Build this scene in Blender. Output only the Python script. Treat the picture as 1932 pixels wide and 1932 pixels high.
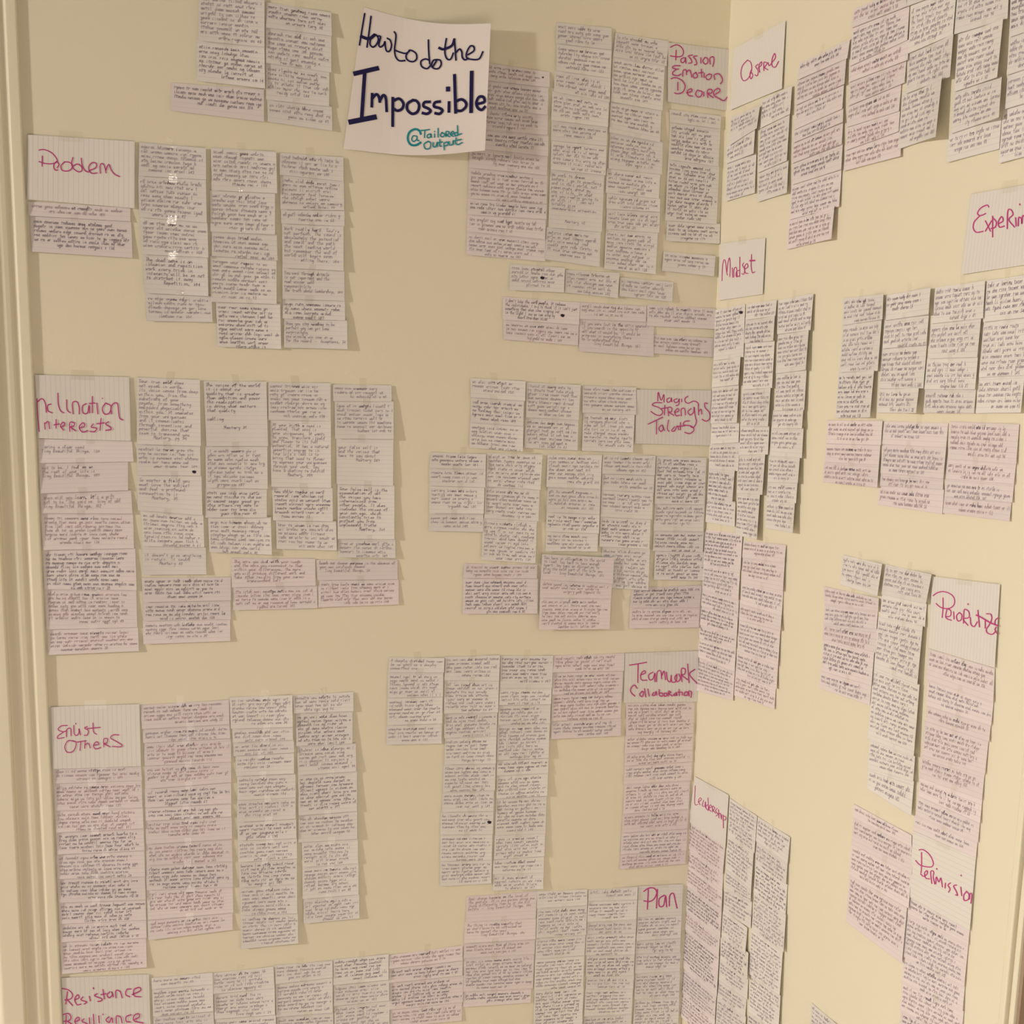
import bpy, math, random
import numpy as np
random.seed(7)
C = bpy.context.scene.collection
for o in list(bpy.data.objects): bpy.data.objects.remove(o)

# ------------------------------------------------------------------ camera
# axes: X along the left wall (corner at x=0, wall runs to -x), right wall in plane x=0 running to -y, Z up
F, PX, PY, SZ = 2764.2219, 1164.3159, 1384.3625, 1932.0
_a = np.array([2.12085730e-01, -3.57957872e-01, -1.18042939e-03])
_t = np.linalg.norm(_a); _k = _a/_t
_K = np.array([[0, -_k[2], _k[1]], [_k[2], 0, -_k[0]], [-_k[1], _k[0], 0]])
M = (np.eye(3)+math.sin(_t)*_K+(1-math.cos(_t))*_K@_K) @ np.array([[1, 0, 0], [0, 0, -1], [0, 1, 0]], float)
S = 1.1
Z0 = 1.62
CAM = np.array([-1.0091807*S, -2.27358757*S, Z0])
from mathutils import Matrix, Vector
cd = bpy.data.cameras.new('camera'); cam = bpy.data.objects.new('camera', cd); C.objects.link(cam)
R = M.T @ np.diag([1, -1, -1])           # blender camera: x right, y up, looks along -z
mw = Matrix([[*R[0], CAM[0]], [*R[1], CAM[1]], [*R[2], CAM[2]], [0, 0, 0, 1]])
cam.matrix_world = mw
cd.sensor_width = 36; cd.sensor_fit = 'HORIZONTAL'; cd.lens = F/SZ*36
cd.shift_x = (SZ/2-PX)/SZ; cd.shift_y = (PY-SZ/2)/SZ
cd.clip_start = .05; cd.clip_end = 50
bpy.context.scene.camera = cam

# ------------------------------------------------------------------ world, lamps, exposure
vs = bpy.context.scene.view_settings
vs.view_transform = 'Standard'; vs.look = 'None'; vs.gamma = 1; vs.use_curve_mapping = False; vs.exposure = 0.0
w = bpy.data.worlds.new('world'); bpy.context.scene.world = w; w.use_nodes = True
bg = w.node_tree.nodes['Background']; bg.inputs[0].default_value = (1, .90, .82, 1); bg.inputs[1].default_value = .03

def lamp(name, loc, power, col, r):
    l = bpy.data.lights.new(name, 'POINT'); l.energy = power; l.color = col; l.shadow_soft_size = r
    o = bpy.data.objects.new(name, l); C.objects.link(o); o.location = loc; return o
lamp('floor_lamp_light', (-6.0, -1.75, Z0+.50), 640, (1, .93, .86), .14)      # main lamp of the room, far to the left
lamp('ceiling_lamp_light', (-.73, -2.85, Z0+.62), 11, (1, .90, .82), .018)     # small bulb behind the photographer
lamp('low_fill_light', (-1.0, -2.05, Z0-1.3), 49, (1, .92, .88), .80)         # unseen soft fill, added to brighten the lower walls

# ------------------------------------------------------------------ geometry helpers
NORM = {'L': np.array([0, -1., 0]), 'R': np.array([-1., 0, 0])}
def ray(x, y): return M.T @ np.array([(x-PX)/F, (y-PY)/F, 1.])
def wall_pt(wl, x, y):                    # point of the wall plane seen at photo position x, y
    r = ray(x, y); i = 1 if wl == 'L' else 0
    return CAM + r*(-CAM[i]/r[i])
def lift(wl, P, h):                       # raise points off the wall by h
    P = np.asarray(P, float); h = np.asarray(h, float)
    i = 1 if wl == 'L' else 0
    t = (-h-P[..., i])/(CAM[i]-P[..., i])
    return P+(CAM-P)*t[..., None]
def new_obj(name, V, Fc, mats, parent=None, uv=None, smooth=False, midx=None):
    me = bpy.data.meshes.new(name)
    me.from_pydata([tuple(v) for v in V], [], [tuple(f) for f in Fc])
    for m in (mats if isinstance(mats, (list, tuple)) else [mats]): me.materials.append(m)
    if uv is not None:
        ul = me.uv_layers.new(name='UVMap'); li = np.zeros(len(me.loops), int); me.loops.foreach_get('vertex_index', li)
        ul.data.foreach_set('uv', np.asarray(uv)[li].astype(np.float32).ravel())
    if smooth: me.polygons.foreach_set('use_smooth', [True]*len(me.polygons))
    me.update()
    o = bpy.data.objects.new(name, me); C.objects.link(o)
    if parent: o.parent = parent
    return o
def place(o, origin):                     # put the object's origin on the thing itself
    org = Vector(origin); o.data.transform(Matrix.Translation(-org)); o.location = org

# ------------------------------------------------------------------ materials
def mat(name, col, rough=.6, spec=.3):
    m = bpy.data.materials.new(name); m.use_nodes = True; b = m.node_tree.nodes['Principled BSDF']
    b.inputs['Base Color'].default_value = (*col, 1); b.inputs['Roughness'].default_value = rough
    b.inputs['Specular IOR Level'].default_value = spec
    return m
def add_noise_bump(m, scale, strength, dist=.001, colvar=0):
    nt = m.node_tree; b = nt.nodes['Principled BSDF']
    tc = nt.nodes.new('ShaderNodeTexCoord'); n = nt.nodes.new('ShaderNodeTexNoise'); n.inputs['Scale'].default_value = scale
    n.inputs['Detail'].default_value = 4
    nt.links.new(tc.outputs['Object'], n.inputs['Vector'])
    bu = nt.nodes.new('ShaderNodeBump'); bu.inputs['Strength'].default_value = strength; bu.inputs['Distance'].default_value = dist
    nt.links.new(n.outputs['Fac'], bu.inputs['Height']); nt.links.new(bu.outputs['Normal'], b.inputs['Normal'])
    if colvar:
        n2 = nt.nodes.new('ShaderNodeTexNoise'); n2.inputs['Scale'].default_value = 2.2; n2.inputs['Detail'].default_value = 3
        nt.links.new(tc.outputs['Object'], n2.inputs['Vector'])
        mx = nt.nodes.new('ShaderNodeMix'); mx.data_type = 'RGBA'
        c = b.inputs['Base Color'].default_value
        mx.inputs['A'].default_value = (c[0]*(1-colvar), c[1]*(1-colvar), c[2]*(1-colvar), 1)
        mx.inputs['B'].default_value = (min(1, c[0]*(1+colvar)), min(1, c[1]*(1+colvar)), min(1, c[2]*(1+colvar)), 1)
        nt.links.new(n2.outputs['Fac'], mx.inputs['Factor']); nt.links.new(mx.outputs['Result'], b.inputs['Base Color'])
    return m
WALL = add_noise_bump(mat('cream_wall_paint', (.80, .742, .565), .75, .2), 260, .25, .0006, .03)
TRIM = add_noise_bump(mat('cream_satin_trim_paint', (.80, .745, .56), .45, .35), 30, .12, .001)
FLOOR = add_noise_bump(mat('floor_boards', (.46, .37, .27), .5), 8, .2, .002, .2)
CEIL = add_noise_bump(mat('ceiling_paint', (.40, .38, .35), .8), 120, .2)
DOORW = mat('cream_door_paint', (.80, .75, .56), .35, .4)
DOOR_SHADE = add_noise_bump(mat('brown_door_and_jamb_shade', (.36, .27, .18), .5), 25, .2, .001, .12)

def paper(name, col, rule, rot=False, pitch=.0069, strength=.32):
    m = mat(name, col, .75, .15); nt = m.node_tree; b = nt.nodes['Principled BSDF']
    uv = nt.nodes.new('ShaderNodeUVMap'); sp = nt.nodes.new('ShaderNodeSeparateXYZ'); nt.links.new(uv.outputs['UV'], sp.inputs[0])
    dv = nt.nodes.new('ShaderNodeMath'); dv.operation = 'DIVIDE'; dv.inputs[1].default_value = pitch
    nt.links.new(sp.outputs['X' if rot else 'Y'], dv.inputs[0])
    fr = nt.nodes.new('ShaderNodeMath'); fr.operation = 'FRACT'; nt.links.new(dv.outputs[0], fr.inputs[0])
    lt = nt.nodes.new('ShaderNodeMath'); lt.operation = 'LESS_THAN'; lt.inputs[1].default_value = .11; nt.links.new(fr.outputs[0], lt.inputs[0])
    ml = nt.nodes.new('ShaderNodeMath'); ml.operation = 'MULTIPLY'; ml.inputs[1].default_value = strength; nt.links.new(lt.outputs[0], ml.inputs[0])
    oi = nt.nodes.new('ShaderNodeObjectInfo')
    hv = nt.nodes.new('ShaderNodeHueSaturation'); hv.inputs['Color'].default_value = (*col, 1)
    mr = nt.nodes.new('ShaderNodeMapRange'); mr.inputs['To Min'].default_value = .95; mr.inputs['To Max'].default_value = 1.04
    nt.links.new(oi.outputs['Random'], mr.inputs['Value']); nt.links.new(mr.outputs[0], hv.inputs['Value'])
    mx = nt.nodes.new('ShaderNodeMix'); mx.data_type = 'RGBA'; mx.inputs['B'].default_value = (*rule, 1)
    nt.links.new(hv.outputs['Color'], mx.inputs['A']); nt.links.new(ml.outputs[0], mx.inputs['Factor'])
    nt.links.new(mx.outputs['Result'], b.inputs['Base Color'])
    b.inputs['Transmission Weight'].default_value = 0
    return m
WHITE = paper('white_ruled_paper', (.78, .745, .69), (.52, .50, .55))
PINK = paper('pinkish_ruled_paper', (.785, .71, .685), (.56, .48, .54))
CARDV = paper('heading_card_ruled_upright', (.785, .745, .68), (.50, .50, .56), True, .0072, .42)
CARDH = paper('heading_card_ruled_across', (.78, .745, .675), (.50, .50, .56), False, .0072, .35)
POSTER = add_noise_bump(mat('white_poster_paper', (.86, .79, .74), .6, .2), 60, .1, .0005)
INK = [mat('grey_violet_ink', (.46, .395, .44), .5, .2), mat('brown_ink', (.50, .385, .41), .5, .2), mat('dark_ink', (.34, .285, .33), .5, .2), mat('heavy_ink', (.19, .14, .185), .5, .2)]
MAGENTA = mat('magenta_marker', (.55, .05, .235), .5, .2)
NAVY = mat('navy_marker', (.012, .008, .07), .45, .3)
TEAL = mat('teal_marker', (.01, .27, .31), .45, .3)
def tape_mat():
    m = bpy.data.materials.new('clear_tape'); m.use_nodes = True; nt = m.node_tree; nt.nodes.clear()
    out = nt.nodes.new('ShaderNodeOutputMaterial'); mx = nt.nodes.new('ShaderNodeMixShader'); tr = nt.nodes.new('ShaderNodeBsdfTransparent')
    gl = nt.nodes.new('ShaderNodeBsdfGlossy'); tr.inputs[0].default_value = (.982, .977, .96, 1); gl.inputs['Roughness'].default_value = .09
    gl.inputs[0].default_value = (1, 1, 1, 1)
    tc = nt.nodes.new('ShaderNodeTexCoord'); n = nt.nodes.new('ShaderNodeTexNoise'); n.inputs['Scale'].default_value = 300; n.inputs['Detail'].default_value = 1
    nt.links.new(tc.outputs['Object'], n.inputs['Vector'])
    bu = nt.nodes.new('ShaderNodeBump'); bu.inputs['Strength'].default_value = .4; bu.inputs['Distance'].default_value = .0005
    nt.links.new(n.outputs['Fac'], bu.inputs['Height']); nt.links.new(bu.outputs['Normal'], gl.inputs['Normal'])
    mx.inputs[0].default_value = .055
    nt.links.new(tr.outputs[0], mx.inputs[1]); nt.links.new(gl.outputs[0], mx.inputs[2]); nt.links.new(mx.outputs[0], out.inputs[0])
    return m
TAPE = tape_mat()

# ------------------------------------------------------------------ the setting
def box(name, a, b, m, kind='structure', parent=None, bevel=0):
    (x0, y0, z0), (x1, y1, z1) = a, b
    V = [(x0, y0, z0), (x1, y0, z0), (x1, y1, z0), (x0, y1, z0), (x0, y0, z1), (x1, y0, z1), (x1, y1, z1), (x0, y1, z1)]
    Fc = [(0, 3, 2, 1), (4, 5, 6, 7), (0, 1, 5, 4), (1, 2, 6, 5), (2, 3, 7, 6), (3, 0, 4, 7)]
    o = new_obj(name, V, Fc, m, parent)
    if bevel:
        md = o.modifiers.new('bevel', 'BEVEL'); md.width = bevel; md.segments = 3
    if kind and not parent: o['kind'] = kind
    return o
XL = -1.0425*S                    # where the left wall meets the door casing
YR = -1.0108                        # where the right wall meets its casing
H = 2.55
box('wall_left', (XL-.02, 0, 0), (.12, .12, H), WALL)
box('wall_right', (0, YR, 0), (.12, 0, H), WALL)
box('floor', (-7.2, -4.4, -.1), (.7, .6, 0), FLOOR)
box('ceiling', (-7.2, -4.4, H), (.7, .6, H+.1), CEIL)

def profile_trim(name, pts, z0, z1, m, axis):   # moulding: outline swept straight up
    n = len(pts); V = [(x, y, z0) for x, y in pts]+[(x, y, z1) for x, y in pts]
    Fc = [(i, (i+1) % n, n+(i+1) % n, n+i) for i in range(n)]+[tuple(range(n))[::-1], tuple(range(n, 2*n))]
    o = new_obj(name, V, Fc, m); o['kind'] = 'structure'
    md = o.modifiers.new('bevel', 'BEVEL'); md.width = .0016; md.segments = 2; md.limit_method = 'ANGLE'; md.angle_limit = .6
    return o
def arc(cx, cy, r, a0, a1, n=8): return [(cx+r*math.cos(math.radians(a0+(a1-a0)*i/n)), cy+r*math.sin(math.radians(a0+(a1-a0)*i/n))) for i in range(n+1)]
# left door casing: low inner band, cove, raised flat, rounded outer edge
x = XL
pts = [(x, .0), (x, -.005), (x-.002, -.0065), (x-.016, -.0065), (x-.018, -.005), (x-.025, -.005), (x-.027, -.0078), (x-.034, -.0088), (x-.044, -.0082), (x-.055, -.0060),
       (x-.0565, -.0145), (x-.059, -.0165), (x-.088, -.0165)]+arc(x-.088, -.0085, .008, 268, 190)+[(x-.100, -.0065), (x-.122, -.0065), (x-.122, .0)]
profile_trim('trim_1', pts, 0, 2.25, TRIM, 'z')
# door frame and closed door beyond the left casing
box('trim_2', (x-.150, .0, 0), (x-.1221, .10, 2.22), TRIM, bevel=.002)
box('door_1', (x-.95, .03, .01), (x-.152, .07, 2.2), DOORW)
# right door frame: slim bead, step back, deep jamb; brown door set in it
pts = [(.12, YR), (0, YR), (-.0015, YR-.0008), (-.0022, YR-.003), (-.0022, YR-.0105), (-.0010, YR-.0124), (.014, YR-.0128), (.014, YR-.0178), (.0020, YR-.0182), (.0012, YR-.0195), (.0012, YR-.0262), (.0030, YR-.0272), (.12, YR-.0272)]
profile_trim('trim_3', pts, 0, 2.25, TRIM, 'z')
box('jamb_shade', (.006, YR-.034, 0), (.12, YR-.0274, 2.22), DOOR_SHADE)  # side of the jamb; its brown stands in for the shade there
box('door_2', (.09, YR-.90, .01), (.118, YR-.0345, 2.2), DOOR_SHADE)

# ------------------------------------------------------------------ sheets of paper
NU = 8
class Sheet:
    """paper held by tape at the middle of its top edge; q = its four corners (TL, TR, BR, BL) as seen in the photo"""
    def __init__(s, wl, q, h0=.0006, tl=.001, tr=.001, bl=.002, br=.002, bm=.001, nu=NU, hf=None):
        s.wl = wl; s.P = np.array([wall_pt(wl, *p) for p in q]); s.nu = nu
        u = np.linspace(0, 1, nu+1); U, Vv = np.meshgrid(u, u); s.U, s.V = U, Vv
        Lf = (tl+(bl-tl)*Vv)*np.clip(1-2*U, 0, 1)**1.7; Rt = (tr+(br-tr)*Vv)*np.clip(2*U-1, 0, 1)**1.7
        s.h = h0+Lf+Rt+bm*Vv**1.3 if hf is None else hf(U, Vv)
        s.W = np.linalg.norm(s.P[1]-s.P[0]); s.H = np.linalg.norm(s.P[3]-s.P[0])
        s.G = lift(wl, s.flat(U, Vv), s.h)
    def flat(s, U, V):
        U = np.asarray(U)[..., None]; V = np.asarray(V)[..., None]
        return (s.P[0]*(1-U)+s.P[1]*U)*(1-V)+(s.P[3]*(1-U)+s.P[2]*U)*V
    def on(s, U, V, off=.0003):          # points on the paper (interpolating its mesh), off above it
        U = np.clip(U, -.02, 1.02); V = np.clip(V, -.02, 1.02); n = s.nu
        i = np.clip((U*n).astype(int), 0, n-1); j = np.clip((V*n).astype(int), 0, n-1); a = (U*n-i)[:, None]; b = (V*n-j)[:, None]
        P = (s.G[j, i]*(1-a)+s.G[j, i+1]*a)*(1-b)+(s.G[j+1, i]*(1-a)+s.G[j+1, i+1]*a)*b
        return P+NORM[s.wl]*off
    def uv_of(s, x, y):                  # where on the paper the photo position x, y lies
        p = wall_pt(s.wl, x, y); u = v = .5; k = [0, 2] if s.wl == 'L' else [1, 2]
        for _ in range(6):
            f = (s.flat(u, v)-p)[k]
            du = ((s.P[1]-s.P[0])*(1-v)+(s.P[2]-s.P[3])*v)[k]; dv = ((s.P[3]-s.P[0])*(1-u)+(s.P[2]-s.P[1])*u)[k]
            d = np.linalg.solve(np.array([du, dv]).T, -f); u += d[0]; v += d[1]
        return u, v
    def mesh(s, name, m, thick=.00018):
        n = s.nu+1; V = s.G.reshape(-1, 3); k = n*n
        V = np.vstack([V, V-NORM[s.wl]*thick])
        Fc = []
        for j in range(s.nu):
            for i in range(s.nu):
                a = j*n+i; Fc += [(a, a+n, a+n+1, a+1), (a+k, a+1+k, a+n+1+k, a+n+k)]
        rim = [i for i in range(n)]+[j*n+n-1 for j in range(1, n)]+[(n-1)*n+i for i in range(n-2, -1, -1)]+[j*n for j in range(n-2, 0, -1)]
        for a, b in zip(rim, rim[1:]+rim[:1]): Fc.append((a, b, b+k, a+k))
        uv = np.stack([s.U*s.W, (1-s.V)*s.H], -1).reshape(-1, 2); uv = np.vstack([uv, uv])
        return new_obj(name, V, Fc, m, uv=uv)

# ------------------------------------------------------------------ handwriting: single stroke letters
GL = {}
for ln in """a 95,90 50,100 15,60 20,15 60,0 90,40 95,90 92,20 105,0
b 15,200 12,0 60,0 90,45 60,95 15,70
c 85,85 50,100 12,50 40,0 90,15
d 92,200 88,0 45,0 10,45 45,95 88,75
e 12,50 85,60 55,100 12,55 40,0 92,15
f 90,180 55,200 45,120 40,-40|10,95 80,100
g 90,90 45,100 12,50 50,5 90,60 85,-60 45,-90 10,-60
h 15,200 12,0|12,60 55,100 85,70 85,0
i 40,95 42,10 60,0|42,140 44,150
j 50,95 50,-50 20,-85|52,140 54,150
k 15,200 12,0|80,95 20,45 90,0
l 35,200 30,20 60,0
m 10,95 12,0|12,60 40,98 55,60 55,0|55,60 85,98 105,60 105,0
n 12,95 12,0|12,60 55,100 88,65 90,0
o 55,100 12,60 35,2 80,20 92,65 55,100
p 12,95 12,-90|12,80 60,100 90,50 50,0 14,20
q 90,90 45,100 12,50 50,5 90,60 92,-90
r 12,95 14,0|14,55 50,98 80,90
s 80,90 40,100 20,70 75,35 55,0 10,10
t 45,160 42,15 75,0|10,100 85,105
u 12,95 18,15 55,0 88,45 90,95|90,60 98,0
v 10,95 48,0 88,95
w 8,95 30,0 55,70 80,0 105,95
x 12,95 85,0|85,95 12,0
y 12,95 20,30 60,25 88,90|90,95 70,-60 20,-90
z 12,95 85,95 12,0 90,0
T 0,180 100,190|50,185 45,0
M 5,0 20,190 55,60 95,190 105,0
I 50,190 48,0
S 90,170 40,190 20,130 80,70 60,0 5,20
B 15,190 15,0 70,0 85,50 20,95 75,140 60,190 15,190
A 5,0 50,190 95,0|25,70 78,70
W 0,190 25,0 52,120 78,0 105,190
Y 5,190 50,100 95,190|50,100 48,0
O 55,190 10,100 45,0 95,90 55,190
R 15,0 18,190 80,170 60,100 20,95 95,0
L 25,190 20,0 90,5
0 50,150 15,75 50,0 85,75 50,150
1 50,150 50,0
2 15,120 50,150 80,110 15,0 90,0
3 15,140 80,130 45,80 85,40 15,5
4 65,0 65,150 10,50 90,50
5 80,150 25,150 20,90 80,60 60,0 15,10
6 75,150 20,60 50,0 80,40 25,60
7 10,150 85,150 40,0
8 50,80 20,120 80,120 20,30 80,30 50,80
9 80,100 30,140 25,80 80,100 60,0
, 40,15 25,-25
. 40,10 44,0
- 15,60 80,60
' 45,190 40,150""".split('\n'):
    k, r = ln[0], ln[2:]
    GL[k] = [np.array([[float(c) for c in p.split(',')] for p in st.split()])/100 for st in r.split('|')]
GSEG = {k: np.array([(a, b) for st in v for a, b in zip(st[:-1], st[1:])]) for k, v in GL.items()}   # n,2,2
VOW = 'nnuueemmrrrwtlhasociodtinges'
def scribble(n):
    s = ''
    while len(s) < n:
        s += ''.join(random.choice(VOW) for _ in range(random.choice((2, 3, 4, 4, 5, 6, 7))))+' '
    return s[:n].strip()
def write(sheet, lines, pitch, top, left, adv, xh, width, m, parent, name='handwriting'):
    segs = []; dark = []
    for li, (ind, t) in enumerate(lines):
        y0 = top+pitch*(li+1); x0 = left+ind*sheet.W; drift = random.uniform(-.006, .006); prev = None
        for ci, ch in enumerate(t):
            g = GSEG.get(ch)
            if g is None: prev = None; continue
            gx = g[..., 0]*adv*.80+g[..., 1]*xh*.12; gy = g[..., 1]*xh*random.uniform(.9, 1.12)
            X = x0+ci*adv+gx+random.uniform(-.1, .1)*adv; Y = y0-gy+drift*(ci*adv)+random.uniform(-.06, .06)*xh
            ok = (X.max() < sheet.W*.985)
            if ok:
                gg = np.stack([X, Y], -1)
                if prev is not None and random.random() < .75: gg = np.concatenate([gg, np.array([[prev, gg[0, 0]]])])
                segs.append(gg); prev = gg[len(X)-1, 1] if Y[-1, 1] > y0-xh*1.2 else None
                dark += [1 if (li == 0 and abs(X.mean()/sheet.W-.5) < .085) else 0]*len(gg)
    if not segs: return None
    g = np.concatenate(segs); a, b = g[:, 0], g[:, 1]
    d = b-a; L = np.linalg.norm(d, axis=1, keepdims=True)+1e-9; d = d/L; nrm = np.stack([-d[:, 1], d[:, 0]], -1)*width/2
    a2 = a-d*width*.3; b2 = b+d*width*.3
    Q = np.stack([a2-nrm, b2-nrm, b2+nrm, a2+nrm], 1).reshape(-1, 2)
    P = sheet.on(Q[:, 0]/sheet.W, Q[:, 1]/sheet.H)
    n = len(g); Fc = (np.arange(n)[:, None]*4+np.array([0, 1, 2, 3])).tolist()
    o = new_obj(name, P, Fc, [m, INK[3]], parent)
    o.data.polygons.foreach_set('material_index', dark); return o
def smooth_line(p, k=5):
    p = np.array(p, float)
    if len(p) < 3: return p
    out = []
    q = np.vstack([2*p[0]-p[1], p, 2*p[-1]-p[-2]])
    for i in range(1, len(q)-2):
        for t in np.arange(k)/k:
            a, b, c, d = q[i-1:i+3]
            out.append(.5*((2*b)+(-a+c)*t+(2*a-5*b+4*c-d)*t*t+(-a+3*b-3*c+d)*t**3))
    out.append(p[-1]); return np.array(out)
def marker(sheet, ox, oy, sc, strokes, width, m, parent, name='lettering', off=.0004):
    """marker strokes; every stroke is a list of places on the photo, laid onto the paper; width in photo px"""
    Vs, Fs = [], []
    mm = np.linalg.norm(wall_pt(sheet.wl, ox+1, oy+1)-wall_pt(sheet.wl, ox, oy+1))
    for k, st in enumerate(strokes):
        wd = width; sharp = False
        if st[0] == '!': sharp = True; st = st[1:]
        if ':' in st: wt, st = st.split(':'); wd = float(wt)
        p = [tuple(map(float, c.split(','))) for c in st.split()]
        p = np.array(p) if sharp else smooth_line(p)
        p = p/sc+np.array([ox, oy])
        d = np.gradient(p, axis=0); d /= np.linalg.norm(d, axis=1, keepdims=True)+1e-9
        nrm = np.stack([-d[:, 1], d[:, 0]], -1)*wd/2*(.86 if m is MAGENTA else 1)
        p[0] -= d[0]*wd*.25; p[-1] += d[-1]*wd*.25
        base = len(Vs)
        uvs = np.array([sheet.uv_of(*c) for pair in zip(p-nrm, p+nrm) for c in pair])
        Vs += list(sheet.on(uvs[:, 0], uvs[:, 1], off+.00004*k))
        Fs += [(base+2*i, base+2*i+1, base+2*i+3, base+2*i+2) for i in range(len(p)-1)]
    return new_obj(name, Vs, Fs, m, parent)
def tape(sheet, u, w, up, dn, hup, parent, tilt=0):
    """clear tape over the top edge of a sheet; hup = height of what it sticks to above that edge"""
    U = []; n = 4
    P = []
    for j in range(n+1):
        for i in range(3):
            x = (u+(i/2-.5)*w/sheet.W); y = (-up+(up+dn)*j/n); x += tilt*(y)/sheet.W
            p = sheet.flat(x, y/sheet.H)
            h = max(sheet.h[0, sheet.nu//2], hup)+.0005
            P.append(lift(sheet.wl, p, h))
    Fc = [(j*3+i, j*3+i+3, j*3+i+4, j*3+i+1) for j in range(n) for i in range(2)]
    return new_obj('tape', P, Fc, TAPE, parent, smooth=True)

READ = {
 'I1:0': "Your true self does|not speak in words.|Its voice comes from deep|within you, from the|substrata of your|psyche, from something|embedded physically|within you. It emanates|from your uniqueness|and it communicates|through sensations and|powerful desires that|seem to transcend you|      Mastery, pg 30",
 'I1:2': "To master a field you|must love the subject|and feel a profound|connection to it|     Mastery, 31",
 'I1:4': "|it doesn't give anything|in return. It could|      Mastery 62",
 'I3:1': "At your birth a seed is|planted. That seed is|your uniqueness. It wants|to grow, transform itself|and flower to its full|potential. It has a natural|assertive energy to it.|Your Life's Task is to|bring that seed to flower|to express your uniqueness|through your work. You|have a destiny to fulfill|       Mastery, 309",
 'I4:2': "|your false self is|and the voices that|have to say about|        Mastery 269",
 'I4:3': "Your false self is the|accumulation of all|the voices you have|internalized from|other people. It also|includes the voices of|your own ego, which|constantly tries to|protect you from|unpleasant truths|       - Mastery, 311",
 'I2:0': "The voices of the world|it is about our|quality that is greater|than ambition and power|the realization|in doing what matters|that quality||calling||       Mastery 31",
 'I0:1': "not to be. I feel so we|the rest of your life is|Tiny Beautiful Things, 133", 'I0:0': "|Having a clear need|Tiny Beautiful Things, 120",
 'I0:2': "When will you learn. It's a gift|not to be. She said so. Tiny of all|Tiny Beautiful Things, 102",
 'I2w:0': "The more you deal with your needs|and the more you reconnect to that|within your differences, the more|you will produce different work and|take other results from your career|      Transcendent Self",
 'I4w:0': "Reach our deeper purpose in the absence of|your own existence demand|   Tiny Beautiful Things, 28",
 'W2:0': "You have an obligation to the world|to lead. You have to have enough|heart. You have an obligation to|play the bold part of the life you|lead  -  Tiny Beautiful Things, 216",
 'L1:0': "Real change happens on the level of|the gesture. It is one person doing one|thing differently than he or she did|before  -  Tiny Beautiful Things, 106",
 'L1:1': "The thing is really exactly that|we don't know to be addressed we|have to accept the need|        Tiny Beautiful Things, 106",
 'Q1:0': "A deeply divided team can|be as good as a deeply|committed one",
 'G3:3': "Work really hard. You're|not perfect. The sound is|absolutely the potential|and small and the path|the next leading world|but remember the end of|world will begin soon|    - Getting There, 104",
 'G3:4': "You work through details|is not important and the|real winner well|responsibility|The truth about leadership, 104",
 'G1:3': "The dead zone is an|illusion and repetition|work every trick in|intensity will be so not|to distract it away|       Repetition, 104",
 'G3:6': "Once you stop needing to be|perfect you can get some|surprisingly|one winning win come on up|for the reward  -  Acceptance, 78",
 'J2:1': "If you were lost in the attic yourself|if you search in the opposite of|all what it would be, it would be|progress in everything there|to is understand them|       Tiny Beautiful Things, 247",
 'J1:0': "I don't like the word people. It reduces|the individuals. I try to think if it isn't just|something that when come singing out|in the light I see we can sing by|       Edward Steichen 12.20",
 'P1:6': "We work to dream|before I go to something|and in this world, not|passionate about my|way of life. So what|are you really going to|do with it? I can not|totally give|immeasurable attention|||       Mastery 12",
}

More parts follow.
